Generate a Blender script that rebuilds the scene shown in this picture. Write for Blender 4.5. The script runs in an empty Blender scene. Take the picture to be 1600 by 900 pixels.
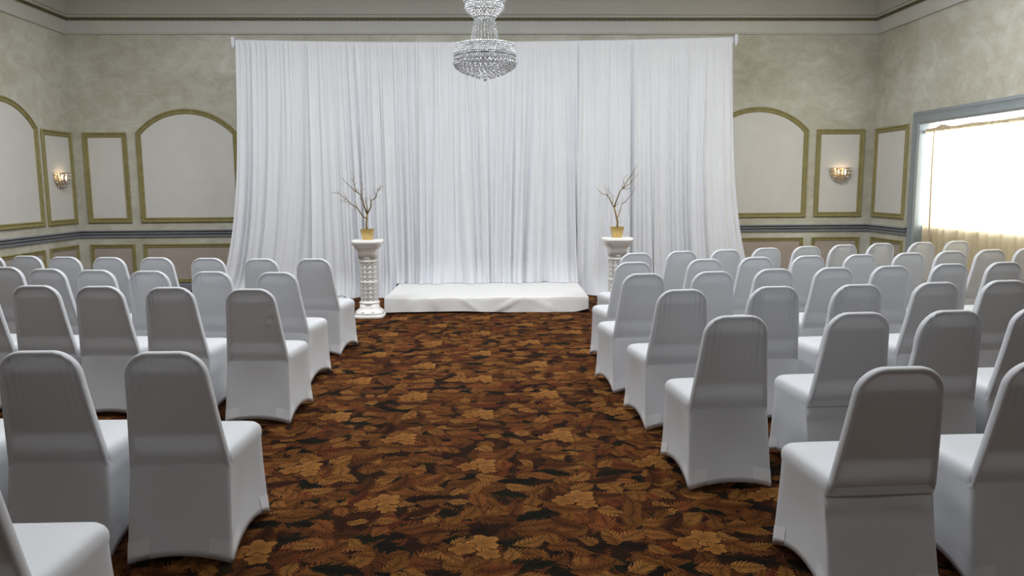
import bpy, bmesh, math, random
from mathutils import Vector, Matrix

random.seed(7)
R = math.radians
PI = math.pi
sc = bpy.context.scene
col = sc.collection

# ------------------------------------------------------------------ camera
H_EYE = 1.57
FPX = 1200.0
cam_d = bpy.data.cameras.new('camera')
cam_d.sensor_width = 36.0
cam_d.lens = 36.0 * FPX / 1600.0
cam_d.clip_start = 0.05
cam = bpy.data.objects.new('camera', cam_d)
col.objects.link(cam)
_pi, _ya, _ro = R(7.55), R(1.97), R(-0.39)
_F = Vector((math.sin(_ya) * math.cos(_pi), math.cos(_ya) * math.cos(_pi), -math.sin(_pi)))
_Rt = Vector((math.cos(_ya), -math.sin(_ya), 0))
_U = _Rt.cross(_F)
_R2 = _Rt * math.cos(_ro) + _U * math.sin(_ro)
_U2 = _U * math.cos(_ro) - _Rt * math.sin(_ro)
_m = Matrix((_R2, _U2, -_F)).transposed().to_4x4()
_m.translation = Vector((0, 0, H_EYE))
cam.matrix_world = _m
sc.camera = cam

# ------------------------------------------------------------------ world, lights, exposure
w = bpy.data.worlds.new('overcast_sky')
sc.world = w
w.use_nodes = True
bg = w.node_tree.nodes['Background']
bg.inputs[0].default_value = (0.98, 0.99, 1.0, 1)
bg.inputs[1].default_value = 6.0
vs = sc.view_settings
vs.view_transform = 'Standard'
vs.look = 'None'
vs.exposure = 0.14
vs.gamma = 1.0
vs.use_curve_mapping = False
sc.cycles.use_denoising = True
sc.cycles.adaptive_threshold = 0.02
sc.cycles.max_bounces = 8
sc.cycles.transparent_max_bounces = 16
sc.cycles.sample_clamp_indirect = 6.0
sc.cycles.caustics_refractive = False
sc.cycles.caustics_reflective = False


def area_light(name, loc, sx, sy, power, color=(1, 1, 1)):
    d = bpy.data.lights.new(name, 'AREA')
    d.shape = 'RECTANGLE'
    d.size, d.size_y = sx, sy
    d.energy = power
    d.color = color
    o = bpy.data.objects.new(name, d)
    o.location = loc
    col.objects.link(o)
    return o


# ceiling lamps of the hall, plus a rear fill pair added to brighten near chair backs (flush with the ceiling, above the picture)
for lx, ly, p in ((-3.2, 7.8, 125), (0.0, 7.8, 115), (3.2, 7.8, 125), (-3.2, 3.9, 58), (0.0, 3.9, 44), (3.2, 3.9, 58), (-3.0, -1.0, 16), (3.0, -1.0, 32)):
    area_light('ceiling_or_fill_lamp', (lx, ly, 4.70), 2.2, 1.6, p, (0.97, 0.985, 1.0))


# ------------------------------------------------------------------ helpers
def lin(c):
    c = c / 255.0
    return c / 12.92 if c <= 0.04045 else ((c + 0.055) / 1.055) ** 2.4


def rgb(r, g, b):
    return (lin(r), lin(g), lin(b), 1.0)


def tag(o, label, cat, group=None, kind=None):
    o['label'] = label
    o['category'] = cat
    if group:
        o['group'] = group
    if kind:
        o['kind'] = kind
    return o


def empty(name, loc=(0, 0, 0), rz=0.0):
    o = bpy.data.objects.new(name, None)
    o.empty_display_size = 0.1
    o.location = loc
    o.rotation_euler = (0, 0, rz)
    col.objects.link(o)
    return o


def link_mesh(name, me, mat=None, parent=None, loc=None):
    o = bpy.data.objects.new(name, me)
    if mat and not me.materials:
        me.materials.append(mat)
    col.objects.link(o)
    if parent:
        o.parent = parent
    if loc:
        o.location = loc
    return o


def smooth(me, on=True):
    me.polygons.foreach_set('use_smooth', [on] * len(me.polygons))
    me.update()


class MB:
    """collects geometry for ONE mesh"""

    def __init__(self):
        self.v, self.f = [], []

    def add(self, vs, fs):
        o = len(self.v)
        self.v += [tuple(p) for p in vs]
        self.f += [tuple(i + o for i in q) for q in fs]
        return self

    def box(self, x0, x1, y0, y1, z0, z1):
        vs = [(x, y, z) for z in (z0, z1) for y in (y0, y1) for x in (x0, x1)]
        return self.add(vs, [(0, 2, 3, 1), (4, 5, 7, 6), (0, 1, 5, 4), (2, 6, 7, 3), (0, 4, 6, 2), (1, 3, 7, 5)])

    def grid(self, rows, close=False):
        n = len(rows[0])
        vs = [p for r in rows for p in r]
        fs = []
        for j in range(len(rows) - 1):
            for i in range(n if close else n - 1):
                a, b = j * n + i, j * n + (i + 1) % n
                fs.append((a, b, b + n, a + n))
        return self.add(vs, fs)

    def tube(self, pts, rads, n=6, cap=True):
        rows = []
        pts = [Vector(p) for p in pts]
        for i, p in enumerate(pts):
            d = (pts[min(i + 1, len(pts) - 1)] - pts[max(i - 1, 0)])
            d = d.normalized() if d.length > 1e-9 else Vector((0, 0, 1))
            a = d.cross(Vector((0.31, 0.95, 0.05)))
            if a.length < 1e-3:
                a = d.cross(Vector((1, 0, 0)))
            a.normalize()
            b = d.cross(a)
            r = rads[i] if hasattr(rads, '__len__') else rads
            rows.append([p + (a * math.cos(2 * PI * k / n) + b * math.sin(2 * PI * k / n)) * r for k in range(n)])
        o = len(self.v)
        self.grid(rows, True)
        if cap:
            self.f.append(tuple(o + k for k in range(n))[::-1])
            e = o + (len(rows) - 1) * n
            self.f.append(tuple(e + k for k in range(n)))
        return self

    def lathe(self, prof, n=24, c=(0, 0, 0), shape=None):
        """prof: (radius, z); shape(angle) scales the radius"""
        rows = []
        for r, z in prof:
            row = []
            for k in range(n):
                a = 2 * PI * k / n
                q = r * (shape(a) if shape else 1.0)
                row.append((c[0] + q * math.cos(a), c[1] + q * math.sin(a), c[2] + z))
            rows.append(row)
        o = len(self.v)
        self.grid(rows, True)
        self.f.append(tuple(o + k for k in range(n))[::-1])
        e = o + (len(rows) - 1) * n
        self.f.append(tuple(e + k for k in range(n)))
        return self

    def crystal(self, c, r, h, n=6):
        x, y, z = c
        rn = random.Random(len(self.v) * 13 + n)
        rot = Matrix.Rotation(rn.uniform(0, 6.28), 3, 'Z') @ Matrix.Rotation(rn.uniform(-0.35, 0.35), 3, 'X') @ Matrix.Rotation(rn.uniform(0, 6.28), 3, 'Z')
        x = y = z = 0.0
        vs = [(x, y, z + h * 0.45)] + [(x + r * math.cos(2 * PI * k / n), y + r * math.sin(2 * PI * k / n), z) for k in range(n)] + [(x, y, z - h * 0.55)]
        fs = [(0, 1 + k, 1 + (k + 1) % n) for k in range(n)] + [(n + 1, 1 + (k + 1) % n, 1 + k) for k in range(n)]
        vs = [tuple(rot @ Vector(p) + Vector(c)) for p in vs]
        return self.add(vs, fs)

    def mesh(self, name, sm=False):
        me = bpy.data.meshes.new(name)
        me.from_pydata(self.v, [], self.f)
        me.validate()
        bm = bmesh.new()
        bm.from_mesh(me)
        bmesh.ops.recalc_face_normals(bm, faces=bm.faces)
        bm.to_mesh(me)
        bm.free()
        if sm:
            smooth(me)
        me.update()
        return me

    def build(self, name, mat, parent=None, sm=False):
        return link_mesh(name, self.mesh(name, sm), mat, parent)


def sharp(o, ang=35):
    """smooth shading but crisp creases"""
    me = o.data
    smooth(me)
    bm = bmesh.new()
    bm.from_mesh(me)
    for e in bm.edges:
        if len(e.link_faces) == 2 and e.calc_face_angle(0) > R(ang):
            e.smooth = False
    bm.to_mesh(me)
    bm.free()
    return o


# ------------------------------------------------------------------ materials
class NT:
    def __init__(self, name):
        self.m = bpy.data.materials.new(name)
        self.m.use_nodes = True
        self.t = self.m.node_tree
        self.t.nodes.clear()
        self.out = self.t.nodes.new('ShaderNodeOutputMaterial')

    def n(self, kind, **kw):
        nd = self.t.nodes.new(kind)
        for k, v in kw.items():
            setattr(nd, k, v)
        return nd

    def l(self, a, b):
        self.t.links.new(a, b)

    def put(self, sock, v):
        if isinstance(v, bpy.types.NodeSocket):
            self.l(v, sock)
        elif v is not None:
            sock.default_value = v

    def math(self, op, a, b=None, c=None, clamp=False):
        nd = self.n('ShaderNodeMath', operation=op)
        nd.use_clamp = clamp
        for i, v in enumerate((a, b, c)):
            self.put(nd.inputs[i], v)
        return nd.outputs[0]

    def vmath(self, op, a, b=None, scale=None):
        nd = self.n('ShaderNodeVectorMath', operation=op)
        self.put(nd.inputs[0], a)
        if b is not None:
            self.put(nd.inputs[1], b)
        if scale is not None:
            self.put(nd.inputs[3], scale)
        return nd.outputs['Value'] if op in ('LENGTH', 'DOT_PRODUCT', 'DISTANCE') else nd.outputs[0]

    def mix(self, fac, a, b, blend='MIX'):
        nd = self.n('ShaderNodeMix', data_type='RGBA', blend_type=blend)
        self.put(nd.inputs[0], fac)
        self.put(nd.inputs[6], a)
        self.put(nd.inputs[7], b)
        return nd.outputs[2]

    def ramp(self, fac, stops, interp='LINEAR'):
        nd = self.n('ShaderNodeValToRGB')
        nd.color_ramp.interpolation = interp
        els = nd.color_ramp.elements
        while len(els) < len(stops):
            els.new(0.5)
        for e, (p, c) in zip(els, stops):
            e.position = p
            e.color = c
        self.put(nd.inputs[0], fac)
        return nd.outputs[0]

    def noise(self, vec, scale, detail=3, rough=0.5, dist=0.0):
        nd = self.n('ShaderNodeTexNoise')
        self.put(nd.inputs['Vector'], vec)
        nd.inputs['Scale'].default_value = scale
        nd.inputs['Detail'].default_value = detail
        nd.inputs['Roughness'].default_value = rough
        nd.inputs['Distortion'].default_value = dist
        return nd

    def obj_co(self):
        return self.n('ShaderNodeTexCoord').outputs['Object']

    def principled(self, color, rough=0.5, metal=0.0, **kw):
        b = self.n('ShaderNodeBsdfPrincipled')
        self.put(b.inputs['Base Color'], color)
        self.put(b.inputs['Roughness'], rough)
        b.inputs['Metallic'].default_value = metal
        for k, v in kw.items():
            self.put(b.inputs[k.replace('_', ' ')], v)
        return b

    def bump(self, h, strength, dist=0.01):
        b = self.n('ShaderNodeBump')
        b.inputs['Strength'].default_value = strength
        b.inputs['Distance'].default_value = dist
        self.put(b.inputs['Height'], h)
        return b.outputs[0]

    def done(self, shader):
        self.l(shader, self.out.inputs[0])
        return self.m


def mat_simple(name, color, rough=0.5, metal=0.0, var=0.06, nscale=9.0, bump=0.0, **kw):
    t = NT(name)
    co = t.obj_co()
    nz = t.noise(co, nscale, 4)
    dark = tuple(c * (1 - var) for c in color[:3]) + (1,)
    lite = tuple(min(1, c * (1 + var)) for c in color[:3]) + (1,)
    c = t.ramp(nz.outputs[0], [(0.3, dark), (0.7, lite)])
    b = t.principled(c, rough, metal, **kw)
    if bump:
        t.l(t.bump(t.noise(co, nscale * 8, 3).outputs[0], bump, 0.003), b.inputs['Normal'])
    return t.done(b.outputs[0])


def mat_cloth(name, color, trans, weave=900.0, rough=0.65, spec=0.25, tcol=None, bump=0.15):
    t = NT(name)
    co = t.obj_co()
    nz = t.noise(co, 3.0, 4)
    c = t.ramp(nz.outputs[0], [(0.3, tuple(x * 0.965 for x in color[:3]) + (1,)), (0.7, color)])
    b = t.principled(c, rough)
    b.inputs['Specular IOR Level'].default_value = spec
    b.inputs['Sheen Weight'].default_value = 0.15
    fine = t.noise(co, weave, 2)
    nrm = t.bump(fine.outputs[0], bump, 0.002)
    t.l(nrm, b.inputs['Normal'])
    tr = t.n('ShaderNodeBsdfTranslucent')
    tr.inputs[0].default_value = tcol or color
    mx = t.n('ShaderNodeMixShader')
    mx.inputs[0].default_value = trans
    t.l(b.outputs[0], mx.inputs[1])
    t.l(tr.outputs[0], mx.inputs[2])
    return t.done(mx.outputs[0])


def mat_plaster():
    t = NT('olive_plaster')
    co = t.obj_co()
    n1 = t.noise(co, 0.9, 5, 0.55, 0.3)
    n2 = t.noise(t.vmath('MULTIPLY', co, (1.0, 1.0, 1.6)), 3.6, 7, 0.68, 0.7)
    n3 = t.noise(co, 14.0, 4, 0.6, 1.0)
    f = t.math('ADD', t.math('MULTIPLY', n1.outputs[0], 0.45), t.math('ADD', t.math('MULTIPLY', n2.outputs[0], 0.45), t.math('MULTIPLY', n3.outputs[0], 0.10)))
    c = t.ramp(f, [(0.34, rgb(172, 168, 150)), (0.46, rgb(192, 189, 174)), (0.55, rgb(204, 203, 190)), (0.66, rgb(220, 220, 211))])
    b = t.principled(c, 0.6)
    b.inputs['Specular IOR Level'].default_value = 0.3
    t.l(t.bump(n3.outputs[0], 0.12, 0.004), b.inputs['Normal'])
    return t.done(b.outputs[0])


def mat_carpet():
    t = NT('leaf_patterned_carpet')
    co = t.obj_co()
    sep = t.n('ShaderNodeSeparateXYZ')
    wob = t.noise(co, 22.0, 2, 0.5)
    wv = t.vmath('SCALE', t.vmath('SUBTRACT', wob.outputs['Color'], (0.5, 0.5, 0.5)), scale=0.030)
    wob2 = t.noise(co, 90.0, 2, 0.5)
    wv2 = t.vmath('SCALE', t.vmath('SUBTRACT', wob2.outputs['Color'], (0.5, 0.5, 0.5)), scale=0.010)
    P0 = t.vmath('ADD', t.vmath('ADD', co, wv), wv2)
    P = t.vmath('MULTIPLY', P0, (1, 1, 0))

    big = t.noise(co, 5.0, 3, 0.6)
    base = t.ramp(big.outputs[0], [(0.36, rgb(22, 13, 7)), (0.5, rgb(48, 24, 11)), (0.62, rgb(40, 30, 12))])

    def layer(prev, scale, off, L, W, N, stops, thresh, swirl, lean):
        v = t.n('ShaderNodeTexVoronoi', voronoi_dimensions='2D', feature='F1')
        pp = t.vmath('ADD', P, (off, off * 1.7, 0))
        t.l(pp, v.inputs['Vector'])
        v.inputs['Scale'].default_value = scale
        v.inputs['Randomness'].default_value = 0.85
        loc = t.vmath('SCALE', t.vmath('SUBTRACT', pp, v.outputs['Position']), scale=scale)
        s = t.n('ShaderNodeSeparateXYZ')
        t.l(loc, s.inputs[0])
        cs = t.n('ShaderNodeSeparateColor')
        t.l(v.outputs['Color'], cs.inputs[0])
        r1, r2, r3 = cs.outputs
        ang = t.math('MULTIPLY_ADD', t.math('SUBTRACT', r1, 0.5), swirl, lean)
        ca, sa = t.math('COSINE', ang), t.math('SINE', ang)
        u = t.math('ADD', t.math('MULTIPLY', s.outputs[0], ca), t.math('MULTIPLY', s.outputs[1], sa))
        vv = t.math('SUBTRACT', t.math('MULTIPLY', s.outputs[1], ca), t.math('MULTIPLY', s.outputs[0], sa))
        curve = t.math('MULTIPLY', t.math('MULTIPLY', u, u), t.math('MULTIPLY', t.math('SUBTRACT', r2, 0.5), 1.2))
        vv = t.math('ADD', vv, curve)
        av = t.math('ABSOLUTE', vv)
        tt = t.math('DIVIDE', t.math('ADD', u, L), 2 * L, clamp=True)
        wid = t.math('MULTIPLY', t.math('SINE', t.math('MULTIPLY', t.math('POWER', tt, 0.75), PI)), W)
        ph = t.math('MULTIPLY', t.math('SUBTRACT', tt, t.math('MULTIPLY', av, 0.55)), N)
        saw = t.math('FRACT', ph)
        wid = t.math('MULTIPLY', wid, t.math('MULTIPLY_ADD', saw, 0.55, 0.60))
        edge = t.math('SUBTRACT', wid, av)
        mask = t.math('MULTIPLY', edge, 60.0, clamp=True)
        mask = t.math('MULTIPLY', mask, t.math('LESS_THAN', r2, thresh))
        c = t.ramp(r3, stops)
        shade = t.math('MULTIPLY_ADD', saw, 0.60, 0.55)
        rim = t.math('MULTIPLY_ADD', t.math('DIVIDE', av, W, clamp=True), 0.5, 0.72)
        rib = t.math('MULTIPLY_ADD', t.math('LESS_THAN', av, 0.022), -0.45, 1.0)
        shade = t.math('MULTIPLY', t.math('MULTIPLY', shade, rim), rib)
        cc = t.mix(1.0, c, shade, 'MULTIPLY')
        return t.mix(mask, prev, cc)

    br = [(0.0, rgb(64, 30, 14)), (0.35, rgb(104, 58, 24)), (0.7, rgb(128, 78, 34)), (1.0, rgb(112, 52, 26))]
    gd = [(0.0, rgb(116, 68, 28)), (0.4, rgb(148, 96, 42)), (0.75, rgb(170, 116, 56)), (1.0, rgb(138, 72, 36))]
    gr = [(0.0, rgb(22, 22, 9)), (0.5, rgb(34, 32, 13)), (1.0, rgb(46, 22, 13))]
    c = layer(base, 5.6, 0.0, 0.72, 0.40, 9.0, br, 1.1, 5.0, 0.1)
    c = layer(c, 6.4, 3.31, 0.70, 0.36, 8.0, br, 0.80, 4.0, 0.3)
    c = layer(c, 4.0, 7.7, 0.50, 0.24, 5.0, gr, 0.72, 1.6, 0.0)
    c = layer(c, 6.6, 12.9, 0.66, 0.33, 9.0, gd, 0.62, 3.0, 0.5)
    c = layer(c, 9.0, 21.3, 0.60, 0.34, 7.0, gd, 0.34, 6.2, 0.0)
    c = layer(c, 5.2, 33.1, 0.68, 0.30, 11.0, br, 0.42, 2.2, 0.4)
    # the woven blossoms that repeat in a half drop
    t.l(P, sep.inputs[0])

    def wrapped(sock, origin, per):
        a = t.math('SUBTRACT', sock, origin - per / 2)
        return t.math('SUBTRACT', t.math('FLOORED_MODULO', a, per), per / 2)

    for ox, oy in ((-0.055, 4.18), (0.44, 4.675)):
        lx = wrapped(sep.outputs[0], ox, 0.99)
        ly = wrapped(sep.outputs[1], oy, 0.99)
        for bx, by, rad, g in ((0.03, 0.05, 0.072, rgb(176, 120, 60)), (-0.06, -0.005, 0.058, rgb(162, 106, 50)), (0.055, -0.055, 0.050, rgb(168, 112, 54))):
            dx, dy = t.math('SUBTRACT', lx, bx), t.math('SUBTRACT', ly, by)
            rr = t.math('SQRT', t.math('ADD', t.math('MULTIPLY', dx, dx), t.math('MULTIPLY', dy, dy)))
            th = t.math('ARCTAN2', dy, dx)
            lob = t.math('ABSOLUTE', t.math('SINE', t.math('MULTIPLY', th, 2.5)))
            lim = t.math('MULTIPLY_ADD', lob, rad * 0.4, rad * 0.75)
            halo = t.math('MULTIPLY', t.math('SUBTRACT', t.math('ADD', lim, 0.006), rr), 160.0, clamp=True)
            c = t.mix(halo, c, rgb(30, 16, 8))
            mk = t.math('MULTIPLY', t.math('SUBTRACT', lim, rr), 200.0, clamp=True)
            sh = t.math('MULTIPLY', t.math('MULTIPLY_ADD', t.math('DIVIDE', rr, rad, clamp=True), 0.45, 0.60), t.math('MULTIPLY_ADD', t.math('ABSOLUTE', t.math('SINE', t.math('MULTIPLY', th, 10.0))), 0.35, 0.75))
            c = t.mix(mk, c, t.mix(1.0, g, sh, 'MULTIPLY'))
    pile = t.noise(co, 420.0, 2)
    c = t.mix(1.0, c, t.math('MULTIPLY_ADD', pile.outputs[0], 0.5, 0.30), 'MULTIPLY')
    b = t.principled(c, 0.95)
    b.inputs['Specular IOR Level'].default_value = 0.08
    t.l(t.bump(pile.outputs[0], 0.6, 0.004), b.inputs['Normal'])
    return t.done(b.outputs[0])


def mat_glass(name, tint=(0.95, 0.97, 1.0, 1)):
    t = NT(name)
    b = t.principled(tint, 0.03, 0.0)
    b.inputs['Transmission Weight'].default_value = 0.58
    b.inputs['IOR'].default_value = 1.55
    b.inputs['Specular IOR Level'].default_value = 0.9
    return t.done(b.outputs[0])


def mat_pane():
    t = NT('window_glass')
    g = t.n('ShaderNodeBsdfGlossy')
    g.inputs['Roughness'].default_value = 0.02
    tr = t.n('ShaderNodeBsdfTransparent')
    mx = t.n('ShaderNodeMixShader')
    mx.inputs[0].default_value = 0.06
    t.l(tr.outputs[0], mx.inputs[1])
    t.l(g.outputs[0], mx.inputs[2])
    return t.done(mx.outputs[0])


def mat_emit(name, color, strength):
    t = NT(name)
    e = t.n('ShaderNodeEmission')
    e.inputs[0].default_value = color
    e.inputs[1].default_value = strength
    return t.done(e.outputs[0])


M = {}
M['plaster'] = mat_plaster()
M['ceiling'] = mat_simple('ceiling_paint', rgb(190, 188, 180), 0.8, var=0.03, nscale=2)
M['cornice'] = mat_simple('cornice_paint', rgb(206, 205, 199), 0.6, var=0.03, nscale=3)
M['strip'] = mat_simple('bronze_strip', rgb(98, 92, 62), 0.5, var=0.2, nscale=40)
M['gold_trim'] = mat_simple('olive_gold_moulding', rgb(146, 138, 90), 0.42, var=0.14, nscale=12)
M['paper'] = mat_simple('pale_wallpaper', rgb(218, 217, 213), 0.75, var=0.025, nscale=5, bump=0.05)
M['paper_low'] = mat_simple('mushroom_wallpaper', rgb(178, 168, 158), 0.75, var=0.03, nscale=5, bump=0.05)
M['rail'] = mat_simple('blue_grey_rail', rgb(138, 142, 150), 0.28, var=0.05, nscale=6)
M['casing'] = mat_simple('blue_grey_casing', rgb(146, 154, 157), 0.38, var=0.05, nscale=4)
M['carpet'] = mat_carpet()
M['spandex'] = mat_cloth('white_spandex', rgb(229, 232, 237), 0.23, rough=0.5, spec=0.35)
M['patch'] = mat_cloth('white_foot_pocket', rgb(236, 238, 243), 0.10, rough=0.5, spec=0.35)
M['pad'] = mat_simple('chair_pad', rgb(104, 106, 110), 0.8)
M['drape'] = mat_cloth('white_drape', rgb(234, 237, 243), 0.22, weave=500, rough=0.75, spec=0.15)
M['linen'] = mat_cloth('white_stage_cloth', rgb(236, 236, 236), 0.08, weave=600, rough=0.8, spec=0.1)
M['sheer'] = mat_cloth('cream_sheer', rgb(232, 220, 190), 0.55, weave=700, rough=0.8, spec=0.1)
M['heading'] = mat_cloth('gathered_heading', rgb(196, 180, 152), 0.12, weave=700, rough=0.85, spec=0.1)
M['pedestal'] = mat_simple('white_moulded_plastic', rgb(232, 231, 228), 0.42, var=0.03, nscale=6)
M['pot'] = mat_simple('brushed_gold_pot', rgb(196, 168, 104), 0.38, 0.45, var=0.12, nscale=25)
M['twig'] = mat_simple('gilded_branch', rgb(140, 118, 76), 0.5, 0.25, var=0.3, nscale=30)
M['crystal'] = mat_glass('crystal')
M['bead'] = mat_glass('clear_bead')
M['chrome'] = mat_simple('polished_chrome', rgb(205, 208, 212), 0.15, 1.0, var=0.02)
M['brass'] = mat_simple('polished_brass', rgb(206, 178, 138), 0.22, 1.0, var=0.05)
M['bulb'] = mat_emit('warm_bulb', (1.0, 0.84, 0.62, 1), 4.5)
M['pane'] = mat_pane()
M['steel'] = mat_simple('pipe_aluminium', rgb(190, 192, 196), 0.3, 0.9)
M['cord'] = mat_simple('dark_cord', rgb(40, 38, 38), 0.6)
M['deck'] = mat_simple('plywood_deck', rgb(150, 118, 80), 0.7)

# ------------------------------------------------------------------ the room
XL, XR, YB, YF = -6.17, 6.05, 11.95, -6.5
ZC, ZS, ZCEIL = 3.845, 4.045, 4.75
TH = 0.2


def struct(name, mb, mat, label, cat, sm=False):
    o = mb.build(name, mat, None, sm)
    return tag(o, label, cat, kind='structure')


struct('floor', MB().box(XL - TH, XR + 0.6, YF - TH, YB + TH, -0.1, 0.0), M['carpet'], 'brown and gold leaf patterned carpet floor of the hall', 'floor')
struct('ceiling', MB().box(XL - TH, XR + 0.6, YF - TH, YB + TH, ZCEIL, ZCEIL + 0.15), M['ceiling'], 'plain grey ceiling above the coved cornice', 'ceiling')
struct('wall_back', MB().box(XL - TH, XR + TH, YB, YB + TH, 0, ZCEIL), M['plaster'], 'olive plaster end wall behind the white drapes', 'wall')
struct('wall_left', MB().box(XL - TH, XL, YF, YB, 0, ZCEIL), M['plaster'], 'olive plaster side wall left of the chairs', 'wall')
struct('wall_front', MB().box(XL - TH, XR + TH, YF - TH, YF, 0, ZCEIL), M['plaster'], 'olive plaster wall behind the last row', 'wall')
WY0, WY1, WZ1 = 6.19, 10.63, 2.39      # window bay in the right wall
mb = MB()
mb.box(XR, XR + TH, WY1, YB, 0, ZCEIL)
mb.box(XR, XR + TH, YF, WY0, 0, ZCEIL)
mb.box(XR, XR + TH, WY0, WY1, WZ1, ZCEIL)
struct('wall_right', mb, M['plaster'], 'olive plaster side wall with the wide curtained window', 'wall')

# cornice: fascia, gilt strip, cove, swept round the three walls in view
def sweep_wall(name, prof, mat, label, cat, walls='LBR', sm=True, y_near=YF):
    """prof: (depth into the room, z). One U-shaped run with mitred corners."""
    mb = MB()
    rows = []
    for d, z in prof:
        rows.append([(XL + d, y_near, z), (XL + d, YB - d, z), (XR - d, YB - d, z), (XR - d, y_near, z)])
    mb.grid(rows)
    o = struct(name, mb, mat, label, cat)
    if sm:
        sharp(o, 25)
        # the three straight runs keep crisp mitres
    return o


sweep_wall('trim_1', [(0.0, ZC - 0.012), (0.035, ZC - 0.01), (0.04, ZC + 0.004), (0.03, ZC + 0.018), (0.045, ZC + 0.12), (0.06, ZC + 0.165), (0.075, ZC + 0.175)], M['cornice'], 'pale grey cornice fascia under the gilt strip', 'cornice')
cove = [(0.075, ZS + 0.012), (0.095, ZS + 0.014), (0.095, ZS + 0.05), (0.12, ZS + 0.055)]
for k in range(9):
    a = k / 8 * PI / 2
    cove.append((0.12 + 0.62 * (1 - math.cos(a)), ZS + 0.055 + (ZCEIL - ZS - 0.055) * math.sin(a)))
sweep_wall('trim_2', cove, M['ceiling'], 'smooth grey ceiling cove above the gilt strip', 'cove')
o = sweep_wall('trim_3', [(0.070, ZS - 0.026), (0.092, ZS - 0.026), (0.098, ZS - 0.006), (0.092, ZS + 0.013), (0.070, ZS + 0.013)], M['strip'], 'narrow dark gilt ornament strip along the cornice', 'moulding', sm=False)
mb = MB()
for k in range(150):
    x = XL + 0.2 + k * 0.0795
    mb.box(x, x + 0.045, YB - 0.106, YB - 0.09, ZS - 0.022, ZS + 0.008)
for k in range(60):
    y = 7.0 + k * 0.0795
    mb.box(XL + 0.09, XL + 0.106, y, y + 0.045, ZS - 0.022, ZS + 0.008)
    mb.box(XR - 0.106, XR - 0.09, y, y + 0.045, ZS - 0.022, ZS + 0.008)
d = mb.build('ornament', M['strip'], o)
d['kind'] = 'stuff'

rail = [(0.0, 0.828), (0.020, 0.830), (0.026, 0.842), (0.026, 0.856), (0.014, 0.862), (0.014, 0.872), (0.034, 0.880), (0.040, 0.892), (0.034, 0.904), (0.020, 0.908), (0.020, 0.915), (0.050, 0.922), (0.056, 0.932), (0.050, 0.943), (0.0, 0.946)]


def rail_run(name, pts, label):
    rows = [[tuple(p) for p in [f(d, z) for f in pts]] for d, z in rail]
    o = struct(name, MB().grid(rows), M['rail'], label, 'chair rail')
    return sharp(o, 50)


rail_run('trim_4', [lambda d, z: (XL + d, YF, z), lambda d, z: (XL + d, YB - d, z), lambda d, z: (XR - d, YB - d, z), lambda d, z: (XR - d, 10.79, z)], 'glossy blue-grey chair rail running round the walls')
base_prof = [(0.018, 0.0), (0.018, 0.10), (0.012, 0.115), (0.0, 0.12)]
for nm, fs, lb in (('baseboard_left', [lambda d, z: (XL + d, YF, z), lambda d, z: (XL + d, YB, z)], 'blue-grey baseboard along the left wall'),
                   ('baseboard_back', [lambda d, z: (XL, YB - d, z), lambda d, z: (XR, YB - d, z)], 'blue-grey baseboard along the end wall'),
                   ('baseboard_right', [lambda d, z: (XR - d, YB, z), lambda d, z: (XR - d, 10.79, z)], 'short blue-grey baseboard between the corner and the window')):
    struct(nm, MB().grid([[f(d, z) for f in fs] for d, z in base_prof]), M['rail'], lb, 'baseboard')

# wall panels: moulded frame (mesh) with the papered field as its child
FRAME = [(0.0, 0.0), (0.0, 0.018), (0.010, 0.030), (0.022, 0.030), (0.030, 0.018), (0.052, 0.014), (0.060, 0.022), (0.070, 0.020), (0.078, 0.006), (0.080, 0.0)]
FRAME_S = [(a * 0.72, d * 0.85) for a, d in FRAME]
MAP = {'B': lambda a, z, d: (a, YB - d, z), 'L': lambda a, z, d: (XL + d, a, z), 'R': lambda a, z, d: (XR - d, a, z)}
_trim = [10]


def panel(wall, pts, field_mat, label, prof=FRAME):
    n = len(pts)
    area = sum(pts[i][0] * pts[(i + 1) % n][1] - pts[(i + 1) % n][0] * pts[i][1] for i in range(n))
    if area < 0:
        pts = pts[::-1]
    nor = []
    for i in range(n):
        p, q, r = Vector(pts[i - 1]), Vector(pts[i]), Vector(pts[(i + 1) % n])
        e1, e2 = (q - p).normalized(), (r - q).normalized()
        n1, n2 = Vector((-e1.y, e1.x)), Vector((-e2.y, e2.x))
        m = (n1 + n2)
        m = m / max(0.3, m.dot(n1))
        nor.append(m)
    f = MAP[wall]
    rows = [[f(pts[i][0] + nor[i].x * a, pts[i][1] + nor[i].y * a, d) for i in range(n)] for a, d in prof]
    mb = MB().grid(rows, True)
    name = 'trim_%d' % _trim[0]
    _trim[0] += 1
    o = struct(name, mb, M['gold_trim'], label, 'wall panel')
    sharp(o, 30)
    inn = prof[-2][0]
    vs = [f(pts[i][0] + nor[i].x * inn, pts[i][1] + nor[i].y * inn, 0.005) for i in range(n)]
    fm = MB().add(vs, [tuple(range(n))])
    fo = fm.build('panel_field', field_mat, o)
    return o


def rect(a0, a1, z0, z1):
    return [(a0, z0), (a1, z0), (a1, z1), (a0, z1)]


def arch(a0, a1, z0, zs, zt, n=28):
    c, hw, s = (a0 + a1) / 2, (a1 - a0) / 2, zt - zs
    rad = (hw * hw + s * s) / (2 * s)
    zc = zt - rad
    th = math.asin(hw / rad)
    return [(a0, z0), (a1, z0)] + [(c + rad * math.sin(th - 2 * th * k / n), zc + rad * math.cos(th - 2 * th * k / n)) for k in range(n + 1)]


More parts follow.
